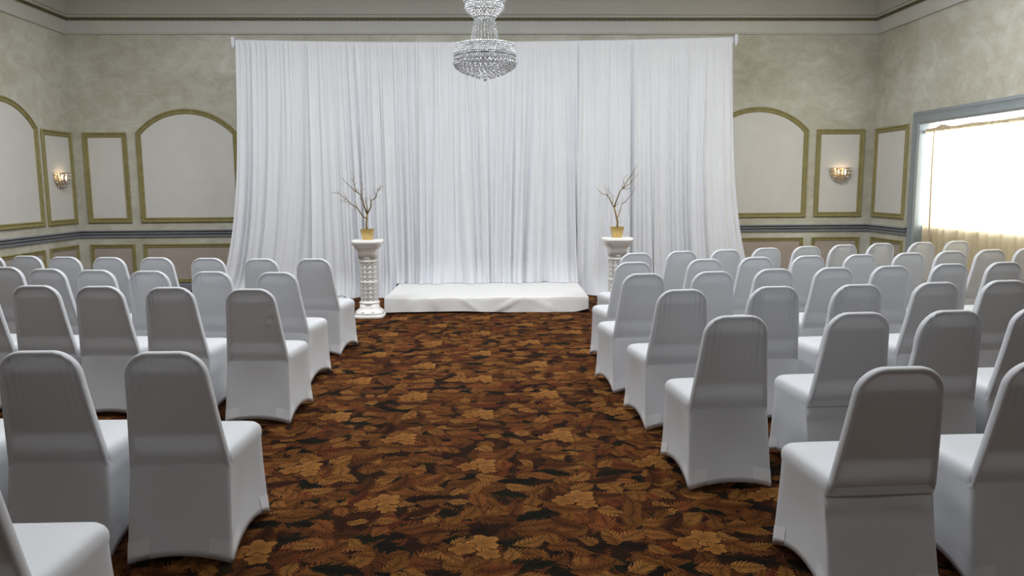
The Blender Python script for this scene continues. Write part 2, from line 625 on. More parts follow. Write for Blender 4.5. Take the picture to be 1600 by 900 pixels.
PU, PL = M['paper'], M['paper_low']
panel('B', rect(-6.03, -5.375, 1.053, 2.411), PU, 'narrow upright wall panel left of the arch on the end wall')
panel('B', arch(-5.24, -3.72, 1.053, 2.40, 2.755), PU, 'arched wall panel left of the drapes')
panel('B', arch(3.45, 5.03, 1.053, 2.40, 2.753), PU, 'arched wall panel right of the drapes')
panel('B', rect(5.155, 5.915, 1.058, 2.411), PU, 'upright wall panel behind the right crystal sconce')
panel('L', rect(11.095, 11.88, 1.052, 2.406), PU, 'narrow wall panel behind the left crystal sconce')
panel('L', arch(9.46, 11.005, 1.052, 2.41, 2.765), PU, 'arched wall panel on the left wall at the picture edge')
panel('R', rect(10.925, 11.852, 1.058, 2.412), PU, 'upright wall panel between the corner and the window')
panel('B', rect(-6.03, -5.36, 0.13, 0.728), PL, 'low dado panel under the narrow panel on the end wall', FRAME_S)
panel('B', rect(-5.235, -3.72, 0.13, 0.728), PL, 'long low dado panel left of the drapes', FRAME_S)
panel('B', rect(3.45, 5.01, 0.13, 0.740), PL, 'long low dado panel right of the drapes', FRAME_S)
panel('B', rect(5.147, 5.905, 0.13, 0.742), PL, 'low dado panel under the right crystal sconce', FRAME_S)
panel('L', rect(11.08, 11.84, 0.13, 0.735), PL, 'low dado panel under the left crystal sconce', FRAME_S)
panel('L', rect(9.46, 10.95, 0.13, 0.728), PL, 'long low dado panel on the left wall', FRAME_S)
panel('R', rect(10.915, 11.83, 0.13, 0.748), PL, 'low dado panel between the corner and the window', FRAME_S)

# ------------------------------------------------------------------ window bay
cas = [(0.0, 0.0), (0.0, 0.022), (0.020, 0.040), (0.045, 0.045), (0.060, 0.034), (0.110, 0.030), (0.125, 0.040), (0.150, 0.040), (0.165, 0.028), (0.175, 0.020), (0.175, -0.095)]
rows = []
for a, dd in cas:
    yo, zo, yn = 10.795 - a, 2.555 - a, 6.03 + a
    rows.append([(XR - dd, yo, 0.0), (XR - dd, yo, zo), (XR - dd, yn, zo), (XR - dd, yn, 0.0)])
win = struct('window_1', MB().grid(rows), M['casing'], 'wide window with blue-grey casing and sheer cream curtain', 'window')
sharp(win, 35)
XW = XR + 0.10
MB().box(XW, XW + 0.08, WY0 - 0.02, WY1 + 0.0, 0, 0.95).build('apron_panel', M['paper'], win)
MB().box(XW - 0.012, XW + 0.02, WY0, WY1, 0.95, 0.975).build('window_sill', M['casing'], win)
MB().box(XW, XW + 0.006, WY0, WY1, 0.975, WZ1).build('pane', M['pane'], win)

# curtain rod with its gathered sheer
rod = empty('curtain_rod', (XR + 0.045, 8.4, 2.272))
tag(rod, 'thin curtain rod across the top of the window', 'curtain rod')
MB().tube([(0, -2.19, 0), (0, 2.19, 0)], 0.012, 8).build('rod', M['steel'], rod, True)
for s in (-1, 1):
    MB().tube([(0, s * 2.17, 0), (0, s * 2.205, 0)], 0.022, 10).build('bracket', M['steel'], rod, True)

rnd = random.Random(3)
ny, nz = 520, 26
phs = [rnd.uniform(0, 6.28) for _ in range(8)]
rows = []
for j in range(nz + 1):
    t = j / nz
    z = 2.300 - t * 2.29
    row = []
    for i in range(ny + 1):
        s = i / ny
        y = 10.56 - s * 4.30
        q = s * 4.3
        fold = (0.35 * math.sin(q * 46 + phs[0] + 1.2 * math.sin(q * 3.1)) + 0.35 * math.sin(q * 29 + phs[1] + 1.5 * math.sin(q * 1.7)) + 0.3 * math.sin(q * 15 + phs[2]))
        amp = 0.014 + 0.022 * min(1, t * 2)
        k0 = min(1.0, t * 8)
        row.append((XR + 0.051 - 0.030 * (1 - k0) + fold * amp * (0.3 + 0.7 * k0), y + 0.02 * math.sin(q * 9 + phs[3]) * t, z))
    rows.append(row)
cu = empty('sheer_curtain', (0, 0, 0))
tag(cu, 'cream sheer curtain glowing with daylight in the window', 'curtain')
cuc = MB().grid(rows).build('curtain_cloth', M['sheer'], cu, True)
# stitched seam where two curtain widths overlap
srows = []
for j in range(nz + 1):
    t = j / nz
    yc = 10.33 - 0.05 * t + 0.008 * math.sin(t * 7)
    srows.append([(XR + 0.008 + 0.004 * math.sin(k * 2.1 + t * 3), yc + (k - 2) * 0.007, 2.29 - t * 2.28) for k in range(5)])
MB().grid(srows).build('seam', M['heading'], cuc, True)
rows = []
for j in range(9):
    a = j / 8
    row = []
    for i in range(ny + 1):
        q = i / ny * 4.3
        bump = 0.5 + 0.5 * math.sin(q * 7 + phs[4] + 2 * math.sin(q * 2.3)) * math.sin(q * 2.9 + phs[5])
        fr = 0.008 * math.sin(q * 90 + phs[6]) + 0.006 * math.sin(q * 57)
        hh = 0.024 + 0.040 * bump * bump
        row.append((XR + 0.045 + 0.028 * math.cos(a * PI) + fr, 10.56 - q, 2.285 + hh * math.sin(a * PI)))
    rows.append(row)
MB().grid(rows).build('ruffle_heading', M['heading'], cu, True)

# ------------------------------------------------------------------ draped backdrop
XD0, XD1, YD = -3.40, 3.515, 11.05
STAGE_Y0, STAGE_Y1, STAGE_X0, STAGE_X1, STAGE_Z = 9.50, 11.12, -1.25, 1.30, 0.195


def top_z(x):
    u = (x - XD0) / (XD1 - XD0)
    return 3.572 + 0.035 * u - 0.055 * 4 * u * (1 - u) * (1 - 0.25 * u)


NP = 7
DL = ['at the left end of the white backdrop', 'second from the left, behind the left pedestal', 'third from the left, behind the left stage corner', 'in the middle of the backdrop, above the stage', 'right of the middle, above the stage', 'behind the right pedestal', 'at the right end of the white backdrop']
edges = [XD0, -2.42, -1.45, -0.42, 0.13, 1.32, 2.42, XD1]
for p in range(NP):
    rnd = random.Random(50 + p)
    x0, x1 = edges[p], edges[p + 1]
    Wp = x1 - x0
    ncol = int(Wp * 170)
    nrow = 40
    fr = [(rnd.uniform(13, 20), rnd.uniform(0, 6.3), rnd.uniform(0.5, 1.0)) for _ in range(3)]
    fb = [(rnd.uniform(4.0, 6.0), rnd.uniform(0, 6.3), 1.0), (rnd.uniform(7, 10), rnd.uniform(0, 6.3), 0.75), (rnd.uniform(11, 15), rnd.uniform(0, 6.3), 0.40)]
    sw = [(rnd.uniform(0.6, 1.4), rnd.uniform(0, 6.3)) for _ in range(3)]

    def fold(q, comps, drift):
        v, tot = 0, 0
        for f, ph, am in comps:
            a = 2 * PI * f * q + ph + drift
            sv = math.sin(a + 0.55 * math.sin(a * 0.37 + ph))
            v += am * (sv if ph < 2.6 else 2 * abs(math.sin(a / 2 + 0.3 * math.sin(a * 0.37 + ph))) ** 0.75 - 1)
            tot += am
        return v / tot

    rows = []
    for j in range(nrow + 1):
        t = j / nrow
        row = []
        for i in range(ncol + 1):
            s = i / ncol
            x = x0 + Wp * s
            xc = x
            # gather drift of the folds as they fall
            drift = 0.9 * t * math.sin(sw[0][0] * 2 * PI * s + sw[0][1]) + 0.5 * t * t * math.sin(sw[1][0] * 5 * s + sw[1][1])
            on_stage = STAGE_X0 - 0.035 < x < STAGE_X1 + 0.035
            zb = STAGE_Z + 0.006 if on_stage else 0.006
            zt = top_z(x)
            z = zt + (zb - zt) * t
            a_top = 0.013 * (1 - t) ** 1.5
            a_bot = 0.014 + 0.070 * min(1, t * 1.15) ** 0.8
            y = YD - a_top * fold(s * Wp, fr, 0) - a_bot * (0.75 + 0.35 * math.sin(7.1 * x + p)) * fold(s * Wp + 0.05 * math.sin(5.3 * s * Wp + sw[2][1]) + t * 0.10 * math.sin(2 * PI * s * 0.5 + sw[2][1]), fb, drift) - 0.02 * t
            # the hem kicks out where it touches down
            kick = max(0.0, (t - 0.90) / 0.10)
            y -= (0.05 + 0.11 * (0.5 + 0.5 * math.sin(9 * x + p))) * kick ** 2
            # the end panels spread sideways towards the floor
            edge_l = max(0, 1 - (x - XD0) / 1.2)
            edge_r = max(0, 1 - (XD1 - x) / 1.2)
            fl = 0.10 * t + 0.28 * t ** 4
            x2 = x - edge_l * fl + edge_r * fl
            y -= (edge_l + edge_r) * 0.16 * t ** 3
            x2 += 0.012 * math.sin(2 * PI * fb[0][0] * s * Wp + fb[0][1] + 1.0) * t * math.sin(PI * s)
            if t < 0.012:
                y = YD - 0.03 - 0.004 * fold(s * Wp, fr, 0)
            row.append((x2, y, z))
        rows.append(row)
    # rod pocket over the pipe at the top
    pocket = []
    for k in range(1, 6):
        a = k / 5 * PI
        pocket.append([(q[0], YD - 0.03 * math.cos(a) + 0.001 * (i % 3), q[2] + 0.026 * math.sin(a)) for i, q in enumerate(rows[0])])
    rows = pocket[::-1] + rows
    pn = empty('white_drape', ((x0 + x1) / 2, YD, 0))
    tag(pn, 'white pleated fabric drape ' + DL[p], 'drape', 'white drapes of the backdrop')
    o = MB().grid(rows).build('drape_cloth', M['drape'], pn, True)
    o.location = (-(x0 + x1) / 2, -YD, 0)
# pipe frame that carries the drapes
fr = empty('backdrop_stand', (0, YD, 0))
tag(fr, 'pipe frame wrapped in white cloth holding up the drapes', 'stand')
pts = [(x, 0, top_z(x) + 0.008) for x in [XD0 + (XD1 - XD0) * k / 20 for k in range(21)]]
MB().tube(pts, 0.013, 8).build('crossbar', M['steel'], fr, True)
for s, xx in ((-1, XD0 + 0.01), (1, XD1 - 0.01)):
    MB().tube([(xx, 0.12, 0.0), (xx, 0.12, top_z(xx) + 0.03)], 0.022, 10).build('upright', M['steel'], fr, True)
    MB().box(xx - 0.2, xx + 0.2, 0.10, 0.5, 0, 0.012).build('base_plate', M['steel'], fr)
    mb = MB()
    prof = [(0.008, -0.10), (0.022, -0.06), (0.033, -0.01), (0.026, 0.025), (0.032, 0.05), (0.015, 0.062)]
    mb.lathe(prof, 14, (xx + s * 0.050, -0.01, top_z(xx) - 0.005), lambda a: 1 + 0.14 * math.sin(5 * a + s))
    mb.build('cloth_wrap', M['drape'], fr, True)

# ------------------------------------------------------------------ low stage
st = empty('stage', ((STAGE_X0 + STAGE_X1) / 2, 10.3, 0), R(-1.2))
tag(st, 'low platform covered in a white cloth before the drapes', 'stage')
hx, y0, y1 = (STAGE_X1 - STAGE_X0) / 2, STAGE_Y0 - 10.3, 10.98 - 10.3
MB().box(-hx + 0.02, hx - 0.02, y0 + 0.02, y1, 0.05, STAGE_Z - 0.012).build('deck', M['deck'], st)
for sx in (-1, 1):
    for yy in (y0 + 0.15, y1 - 0.15):
        MB().box(sx * (hx - 0.15) - 0.03, sx * (hx - 0.15) + 0.03, yy - 0.03, yy + 0.03, 0, 0.06).build('leg', M['deck'], st)
rnd = random.Random(11)
rows = []
nx = 120
prof = [('f', 1.0), ('f', 0.85), ('f', 0.65), ('f', 0.45), ('f', 0.25), ('f', 0.08), ('t', 0.0), ('t', 0.02), ('t', 0.2), ('t', 0.5), ('t', 0.8), ('t', 1.0)]
for kind, a in prof:
    row = []
    for i in range(nx + 1):
        u = i / nx
        x = -hx + 2 * hx * u
        hem = 0.006 + 0.020 * max(0, math.sin(u * 5.2 + 0.5)) * (1 - u) + 0.012 * max(0, math.sin(u * 9 + 4)) + 0.03 * max(0, (u - 0.93) / 0.07)
        if kind == 'f':
            cr = 0.0
            for cx, cw, am in ((0.60, 0.5, 0.022), (0.42, -0.35, 0.014), (0.78, -0.6, 0.012), (0.13, 0.15, 0.008), (0.25, -0.1, 0.007)):
                dd = (u - cx) - cw * (0.5 - a) * 0.25
                cr += am * math.exp(-(dd / 0.018) ** 2)
            wav = 0.010 * math.sin(u * 17) + 0.006 * math.sin(u * 41 + 1)
            y = y0 - (wav * a + cr * math.sin(a * PI * 0.9 + 0.15)) - 0.012 * a
            z = STAGE_Z - 0.004 + (hem - STAGE_Z + 0.004) * a
        else:
            y = y0 + 0.004 + (y1 + 0.0 - y0) * a
            z = STAGE_Z - (0.004 if a == 0 else 0) + 0.0012 * math.sin(u * 23 + a * 9) * (1 if a < 0.9 else 0)
        row.append((x, y, z))
    rows.append(row)
cl = MB().grid(rows)
for sx in (-1, 1):
    srows = []
    for a in (0.0, 0.1, 0.5, 1.0):
        srows.append([(sx * (hx + 0.012 * a + 0.006 * math.sin(k * 1.3) * a), y0 + (y1 - y0) * k / 20, STAGE_Z - (STAGE_Z - 0.008) * a) for k in range(21)])
    cl.grid(srows)
sharp(cl.build('cloth', M['linen'], st), 60)

# ------------------------------------------------------------------ covered banquet chairs
ZJ, YJ, YTOP, ZTOP = 0.42, -0.175, -0.272, 0.92


def back_mesh(kind):
    """double-walled stretch cover over the backrest: rounded trapezoid, raked back"""
    nu, nv = 44, 34
    t2 = 0.021
    S = ZTOP - ZJ
    rr = 0.098

    def half(sv):            # half width against height above the junction
        w0 = 0.213 - (0.213 - 0.158) * (sv / S) ** 0.9
        e = sv - (S - rr)
        if e > 0:
            w0 = w0 - rr + math.sqrt(max(0, rr * rr - e * e))
        return w0

    vs = [S * (k / 22.0) * (S - rr) / S for k in range(22)] + [S - rr + rr * math.sin(k / 12 * PI / 2) for k in range(13)]
    vs[0] = -0.002 if kind == 'tucked' else -0.02
    nv = len(vs) - 1
    us = [math.sin(-PI / 2 + PI * i / nu) * 0.6 + (-1 + 2 * i / nu) * 0.4 for i in range(nu + 1)]
    rnd = random.Random({'taut': 1, 'creased': 2, 'loose': 3, 'tucked': 4, 'pinched': 5}[kind])
    ph = [rnd.uniform(0, 6.28) for _ in range(6)]

    def surf(side):
        rows = []
        for sv in vs:
            svc = max(0, sv)
            w0 = half(svc)
            row = []
            for u in us:
                x = u * w0
                dist = min((1 - abs(u)) * max(w0, 0.05), (S - svc) * 1.0)
                cxx = 0.213 - (0.213 - 0.158) * (svc / S) ** 0.9 - rr
                if svc > S - rr and abs(x) > cxx:
                    dist = max(0, rr - math.hypot(abs(x) - cxx, svc - (S - rr)))
                k = min(1.0, dist / 0.010)
                prof = math.sqrt(max(0, 1 - (1 - k) ** 2))
                y = side * t2 * prof
                if side < 0:
                    # the cloth sinks a little between the rim tubes
                    q9 = min(1, max(0, dist - 0.009) / 0.016)
                    y += 0.011 * q9 * q9 * (3 - 2 * q9)
                    g = 0.0
                    if kind in ('creased', 'loose'):
                        am = 0.010 if kind == 'loose' else 0.006
                        top = math.exp(-((S - svc) / 0.20) ** 2)
                        for sx in (-1, 1):
                            g += am * top * math.exp(-((x - sx * 0.115) / 0.045) ** 2) * math.sin(abs(x) * 210 + ph[0] + sx + svc * 8)
                        g += 0.005 * math.exp(-((S - svc - 0.032) / 0.012) ** 2) * math.sin(x * 30 + ph[1])
                    if kind == 'pinched':
                        g += 0.005 * math.exp(-((S - svc - 0.045) / 0.022) ** 2) * math.exp(-((x - 0.02) / 0.05) ** 2)
                        g += 0.004 * math.exp(-((x - 0.12 - 0.02 * math.sin(svc * 20)) / 0.018) ** 2) * math.sin(svc * 95 + ph[2]) * math.exp(-((svc - 0.30) / 0.1) ** 2)
                    if kind == 'tucked':
                        q = svc / 0.035
                        if q < 1:
                            y += 0.009 * (1 - q) ** 2
                        g += 0.003 * math.exp(-((svc - 0.03) / 0.008) ** 2) * math.sin(x * 22 + 1)
                    y += g * min(1, dist / 0.02)
                yb = YJ + (YTOP - YJ) * (svc / S) ** 0.92
                zz = ZJ + sv
                if kind == 'loose' and svc < S - 0.05:
                    # the cloth hangs free of the frame on one side
                    x += 0.012 * math.exp(-((svc - (S - 0.14)) / 0.07) ** 2) * (1 if u < 0 else 0) * -abs(u) ** 3
                row.append((x, yb + y, zz))
            rows.append(row)
        return rows

    mb = MB()
    mb.grid(surf(-1))
    mb.grid(surf(1))
    me = mb.mesh('back_cover_' + kind)
    bm = bmesh.new()
    bm.from_mesh(me)
    bmesh.ops.remove_doubles(bm, verts=bm.verts, dist=0.0006)
    bmesh.ops.recalc_face_normals(bm, faces=bm.faces)
    bm.to_mesh(me)
    bm.free()
    smooth(me)
    return me


def seat_ring(inset, z, dz_back=0.0):
    """closed ring round the seat, counter-clockwise from the back left corner: 4 x 12 points"""
    c = [(-0.211 + inset, YJ - 0.012 + inset * 0.2), (0.211 - inset, YJ - 0.012 + inset * 0.2), (0.226 - inset, 0.240 - inset), (-0.226 + inset, 0.240 - inset)]
    rad = [0.012, 0.012, 0.055, 0.055]
    return ring(c, rad, lambda u, e: z)


def ring(c, rad, zf, n=14):
    pts = []
    for e in range(4):
        p, q = Vector(c[e]), Vector(c[(e + 1) % 4])
        for k in range(n):
            s = k / n
            # cosine spacing keeps points near the corners
            s2 = 0.5 - 0.5 * math.cos(PI * s)
            s2 = 0.6 * s2 + 0.4 * s
            a = p.lerp(q, s2)
            # round the corners by blending towards the neighbours
            L = (q - p).length
            for corner, other, r, dd in ((p, Vector(c[e - 1]), rad[e], s2 * L), (q, Vector(c[(e + 2) % 4]), rad[(e + 1) % 4], (1 - s2) * L)):
                if dd < r:
                    psi = (1 - dd / r) * PI / 4
                    along = (q - p).normalized() if corner is p else (p - q).normalized()
                    a = corner + along * (r * (1 - math.sin(psi))) + (other - corner).normalized() * (r * (1 - math.cos(psi)))
            pts.append((a.x, a.y, zf(s2, e)))
    return pts


def seat_mesh():
    rows = []
    zt = 0.478
    for inset, z in ((0.0, 0.405), (-0.003, 0.425), (-0.002, 0.445), (0.004, 0.461), (0.014, 0.473), (0.032, 0.480), (0.07, 0.484)):
        rows.append(seat_ring(inset, z))
    for f, z in ((0.66, 0.487), (0.33, 0.489), (0.04, 0.489)):
        rows.append([(x * f, 0.04 + (y - 0.04) * f, z) for x, y, _ in seat_ring(0.07, 0)])
    mb = MB()
    n = len(rows[0])
    mb.grid(rows, True)
    mb.f.append(tuple(len(mb.v) - n + k for k in range(n)))
    me = mb.mesh('seat_cover', True)
    return me


SK_ROWS = []


def skirt_mesh(kind):
    FB, FF = 0.226, 0.234
    yb, yf = -0.262, 0.262
    if kind == 'tucked':
        top_in = 0.010
    else:
        top_in = 0.0
    rows = []
    nl = 14
    top = seat_ring(0.0, 0.405)
    if kind == 'tucked':
        top = [(x * (0.97 if y < YJ else 1), y + (0.020 if y < YJ else 0), z + (0.02 if y < YJ else 0)) for x, y, z in top]
    else:
        top = [(x, y - (0.008 if y < YJ - 0.005 else 0), z + (0.012 if y < YJ - 0.005 else 0)) for x, y, z in top]

    arc = [0.034, 0.066, 0.045, 0.066]

    def hem(s, e):
        return 0.004 + arc[e] * math.sin(PI * s) ** 0.85

    bot = ring([(-FB, yb), (FB, yb), (FF, yf), (-FF, yf)], [0.03] * 4, hem)
    n = len(top)
    for k in range(nl + 1):
        t = k / nl
        row = []
        for i in range(n):
            a, b = Vector(top[i]), Vector(bot[i])
            p = a.lerp(b, t)
            e, kk = divmod(i, n // 4)
            s = kk / (n // 4)
            mid = math.sin(PI * s)
            # stretched cloth pulls in between the taut corner lines
            pull = 0.016 * mid * math.sin(PI * min(1, t * 1.0)) + 0.010 * mid * t
            if e == 0:
                p.y += pull
            elif e == 1:
                p.x -= pull
            elif e == 2:
                p.y -= pull
            else:
                p.x += pull
            if kind == 'tucked' and e == 0:
                p.y -= 0.010 * math.exp(-((t - 0.13) / 0.05) ** 2) * (0.5 + 0.5 * math.sin(s * 9 + 1)) - 0.007 * math.exp(-((t - 0.24 - 0.08 * s) / 0.045) ** 2)
            row.append(tuple(p))
        rows.append(row)
    if kind == 'taut':
        SK_ROWS[:] = [list(r) for r in rows]
    # rolled hem
    last = rows[-1]
    rows.append([(x * 0.985, y * 0.985, z + 0.001) for x, y, z in last])
    rows.append([(x * 0.975, y * 0.975, z + 0.008) for x, y, z in last])
    me = MB().grid(rows, True).mesh('skirt_' + kind, True)
    return me


def pocket_mesh(corner):
    """reinforced patch that hugs the skirt round one foot"""
    rows = []
    n = len(SK_ROWS[0])
    for k in (11, 12, 13, 14):
        row = []
        for di in range(-4, 5):
            p = Vector(SK_ROWS[k][(corner * (n // 4) + di) % n])
            out = Vector((p.x, p.y, 0)).normalized()
            row.append(tuple(p + out * 0.0022))
        rows.append(row)
    rows.append([(x * 0.992, y * 0.992, z + 0.002) for x, y, z in rows[-1]])
    return MB().grid(rows).mesh('foot_pocket', True)


def pad_mesh():
    mb = MB()
    rows = []
    for side in (-1, 1):
        pass
    pts = []
    S = ZTOP - ZJ
    prof = [(0.170, 0.130), (0.183, 0.165), (0.150, 0.385), (0.132, 0.415)]
    a = []
    for w0, sv in prof:
        yb = YJ + (YTOP - YJ) * (sv / S) ** 0.92
        a.append((w0, yb, ZJ + sv))
    rows = []
    for dy in (-0.001, 0.014):
        rows.append([(-x, y + dy, z) for x, y, z in a] + [(x, y + dy, z) for x, y, z in a[::-1]])
    mb.grid(rows, True)
    n = len(rows[0])
    mb.f.append(tuple(range(n)))
    mb.f.append(tuple(range(n, 2 * n))[::-1])
    return mb.mesh('back_pad')


def frame_mesh():
    """bent tube that stiffens the rim of the backrest"""
    S, rr, ins = ZTOP - ZJ, 0.098, 0.013
    pts = []
    side = []
    for k in range(9):
        sv = -0.01 + (S - rr + 0.01) * k / 8
        side.append((0.213 - 0.055 * (max(0, sv) / S) ** 0.9 - ins, sv))
    cx = 0.213 - 0.055 * ((S - rr) / S) ** 0.9 - rr
    for k in range(1, 7):
        a = k / 6 * PI / 2
        side.append((cx + (rr - ins) * math.cos(a) - 0.008 * math.sin(a), S - rr + (rr - ins) * math.sin(a)))
    full = [(-x, sv) for x, sv in side] + [(x, sv) for x, sv in side[::-1]]
    for x, sv in full:
        yb = YJ + (YTOP - YJ) * (max(0, sv) / S) ** 0.92
        pts.append((x, yb, ZJ + sv))
    return MB().tube(pts, 0.0075, 6).mesh('back_frame', True)


def seatpad_mesh():
    mb = MB()
    mb.grid([seat_ring(0.012, 0.415), seat_ring(0.010, 0.44), seat_ring(0.03, 0.468)], True)
    n = len(seat_ring(0, 0))
    mb.f.append(tuple(range(n)))
    mb.f.append(tuple(range(2 * n, 3 * n)))
    return mb.mesh('seat_pad')


BACK = {k: back_mesh(k) for k in ('taut', 'creased', 'loose', 'tucked', 'pinched')}
SKIRT = {'taut': skirt_mesh('taut'), 'tucked': skirt_mesh('tucked')}
SEAT = seat_mesh()
POCK = [pocket_mesh(k) for k in range(4)]
PAD, SPAD, FRM = pad_mesh(), seatpad_mesh(), frame_mesh()
for me in list(BACK.values()) + list(SKIRT.values()) + [SEAT]:
    me.materials.append(M['spandex'])
for me in POCK:
    me.materials.append(M['patch'])
for me in (PAD, SPAD, FRM):
    me.materials.append(M['pad'])


def chair(tx, ty, yaw, kind, label, group):
    cx = tx - math.sin(yaw) * -YTOP
    cy = ty + math.cos(yaw) * -YTOP
    r = empty('banquet_chair', (cx, cy, 0), yaw)
    tag(r, label, 'chair', group)
    link_mesh('back_cover', BACK[kind], None, r)
    link_mesh('seat_cover', SEAT, None, r)
    sk = link_mesh('skirt', SKIRT['tucked' if kind == 'tucked' else 'taut'], None, r)
    for me in POCK:
        link_mesh('foot_pocket', me, None, sk)
    link_mesh('back_pad', PAD, None, r)
    link_mesh('seat_pad', SPAD, None, r)
    link_mesh('back_frame', FRM, None, r)
    return r


ORD = ['first', 'second', 'third', 'fourth', 'fifth', 'sixth', 'seventh', 'eighth', 'ninth']
LEFT = [
    [(-1.59, 7.13, 'creased'), (-2.09, 7.19, 'creased'), (-2.62, 7.31, 'taut'), (-3.15, 7.43, 'taut'), (-3.63, 7.50, 'taut'), (-4.10, 7.60, 'taut'), (-4.56, 7.76, 'taut'), (-5.02, 7.90, 'taut'), (-5.50, 8.05, 'taut')],
    [(-1.63, 6.01, 'taut'), (-2.17, 6.11, 'creased'), (-2.70, 6.21, 'loose'), (-3.18, 6.33, 'taut'), (-3.64, 6.46, 'taut'), (-4.10, 6.65, 'taut'), (-4.57, 6.82, 'taut')],
    [(-1.54, 5.02, 'pinched'), (-2.11, 5.15, 'creased'), (-2.62, 5.25, 'taut'), (-3.09, 5.33, 'taut'), (-3.57, 5.41, 'taut')],
    [(-1.30, 3.08, 'creased'), (-1.83, 3.13, 'creased'), (-2.36, 3.18, 'taut')],
    [(-1.48, 1.98, 'taut')],
]
LYAW = [-0.13, -0.12, -0.07, -0.02, -0.02]
RIGHT = [
    [(1.47, 7.40, 'taut'), (1.96, 7.57, 'creased'), (2.44, 7.69, 'creased'), (2.92, 7.85, 'taut'), (3.41, 8.01, 'taut'), (3.89, 8.18, 'loose'), (4.38, 8.33, 'loose'), (4.90, 8.43, 'loose'), (5.38, 8.56, 'taut')],
    [(1.27, 6.52, 'taut'), (1.95, 6.72, 'taut'), (2.46, 6.86, 'taut'), (2.98, 6.95, 'taut'), (3.50, 7.02, 'taut'), (4.03, 7.14, 'taut'), (4.52, 7.28, 'taut'), (4.99, 7.39, 'taut'), (5.46, 7.50, 'creased')],
    [(1.18, 5.65, 'taut'), (1.73, 5.74, 'taut'), (2.25, 5.87, 'taut'), (2.75, 5.93, 'taut'), (3.25, 6.01, 'taut'), (3.80, 6.12, 'taut'), (4.32, 6.21, 'taut'), (4.85, 6.30, 'taut')],
    [(1.24, 4.75, 'creased'), (1.87, 4.85, 'loose'), (2.44, 4.90, 'loose'), (3.00, 4.96, 'taut'), (3.51, 5.02, 'taut'), (4.03, 5.07, 'taut')],
    [(1.26, 3.76, 'creased'), (1.91, 3.81, 'tucked'), (2.42, 3.84, 'loose'), (2.93, 3.89, 'creased')],
    [(1.49, 2.64, 'tucked'), (2.08, 2.70, 'creased')],
]
RYAW = [0.20, 0.15, 0.12, 0.08, 0.05, 0.03]
for side, rowsets, yaws in (('left', LEFT, LYAW), ('right', RIGHT, RYAW)):
    nrow = len(rowsets)
    for ri, (rw, yw) in enumerate(zip(rowsets, yaws)):
        rname = ['front row', 'second row', 'third row', 'fourth row', 'fifth row', 'sixth row'][ri]
        if ri == nrow - 1:
            rname = 'rearmost row'
        for ci, (tx, ty, kd) in enumerate(rw):
            pos = 'at the aisle end' if ci == 0 else ORD[ci] + ' from the aisle'
            lab = 'white spandex-covered chair %s, %s of the %s block' % (pos, rname, side)
            jig = random.Random(ri * 31 + ci * 7 + (1 if side == 'left' else 2)).uniform(-0.02, 0.02)
            chair(tx, ty, yw + jig, kd, lab, 'white chairs in the %s block' % side)

# a thin dark cord lying on the front aisle chair of the left block
pts = [(-1.47, 7.60, 0.492), (-1.44, 7.63, 0.502), (-1.41, 7.615, 0.494), (-1.385, 7.59, 0.491), (-1.40, 7.565, 0.491)]
tag(MB().tube(pts, 0.0025, 5).build('cord', M['cord'], None, True), 'thin dark cord lying on the front left aisle seat', 'cord')


# ------------------------------------------------------------------ pedestals
def sq(p):
    """rounded square cross-section factor"""
    def f(a):
        c, s = abs(math.cos(a)), abs(math.sin(a))
        return 1.0 / (c ** p + s ** p) ** (1.0 / p)
    return f


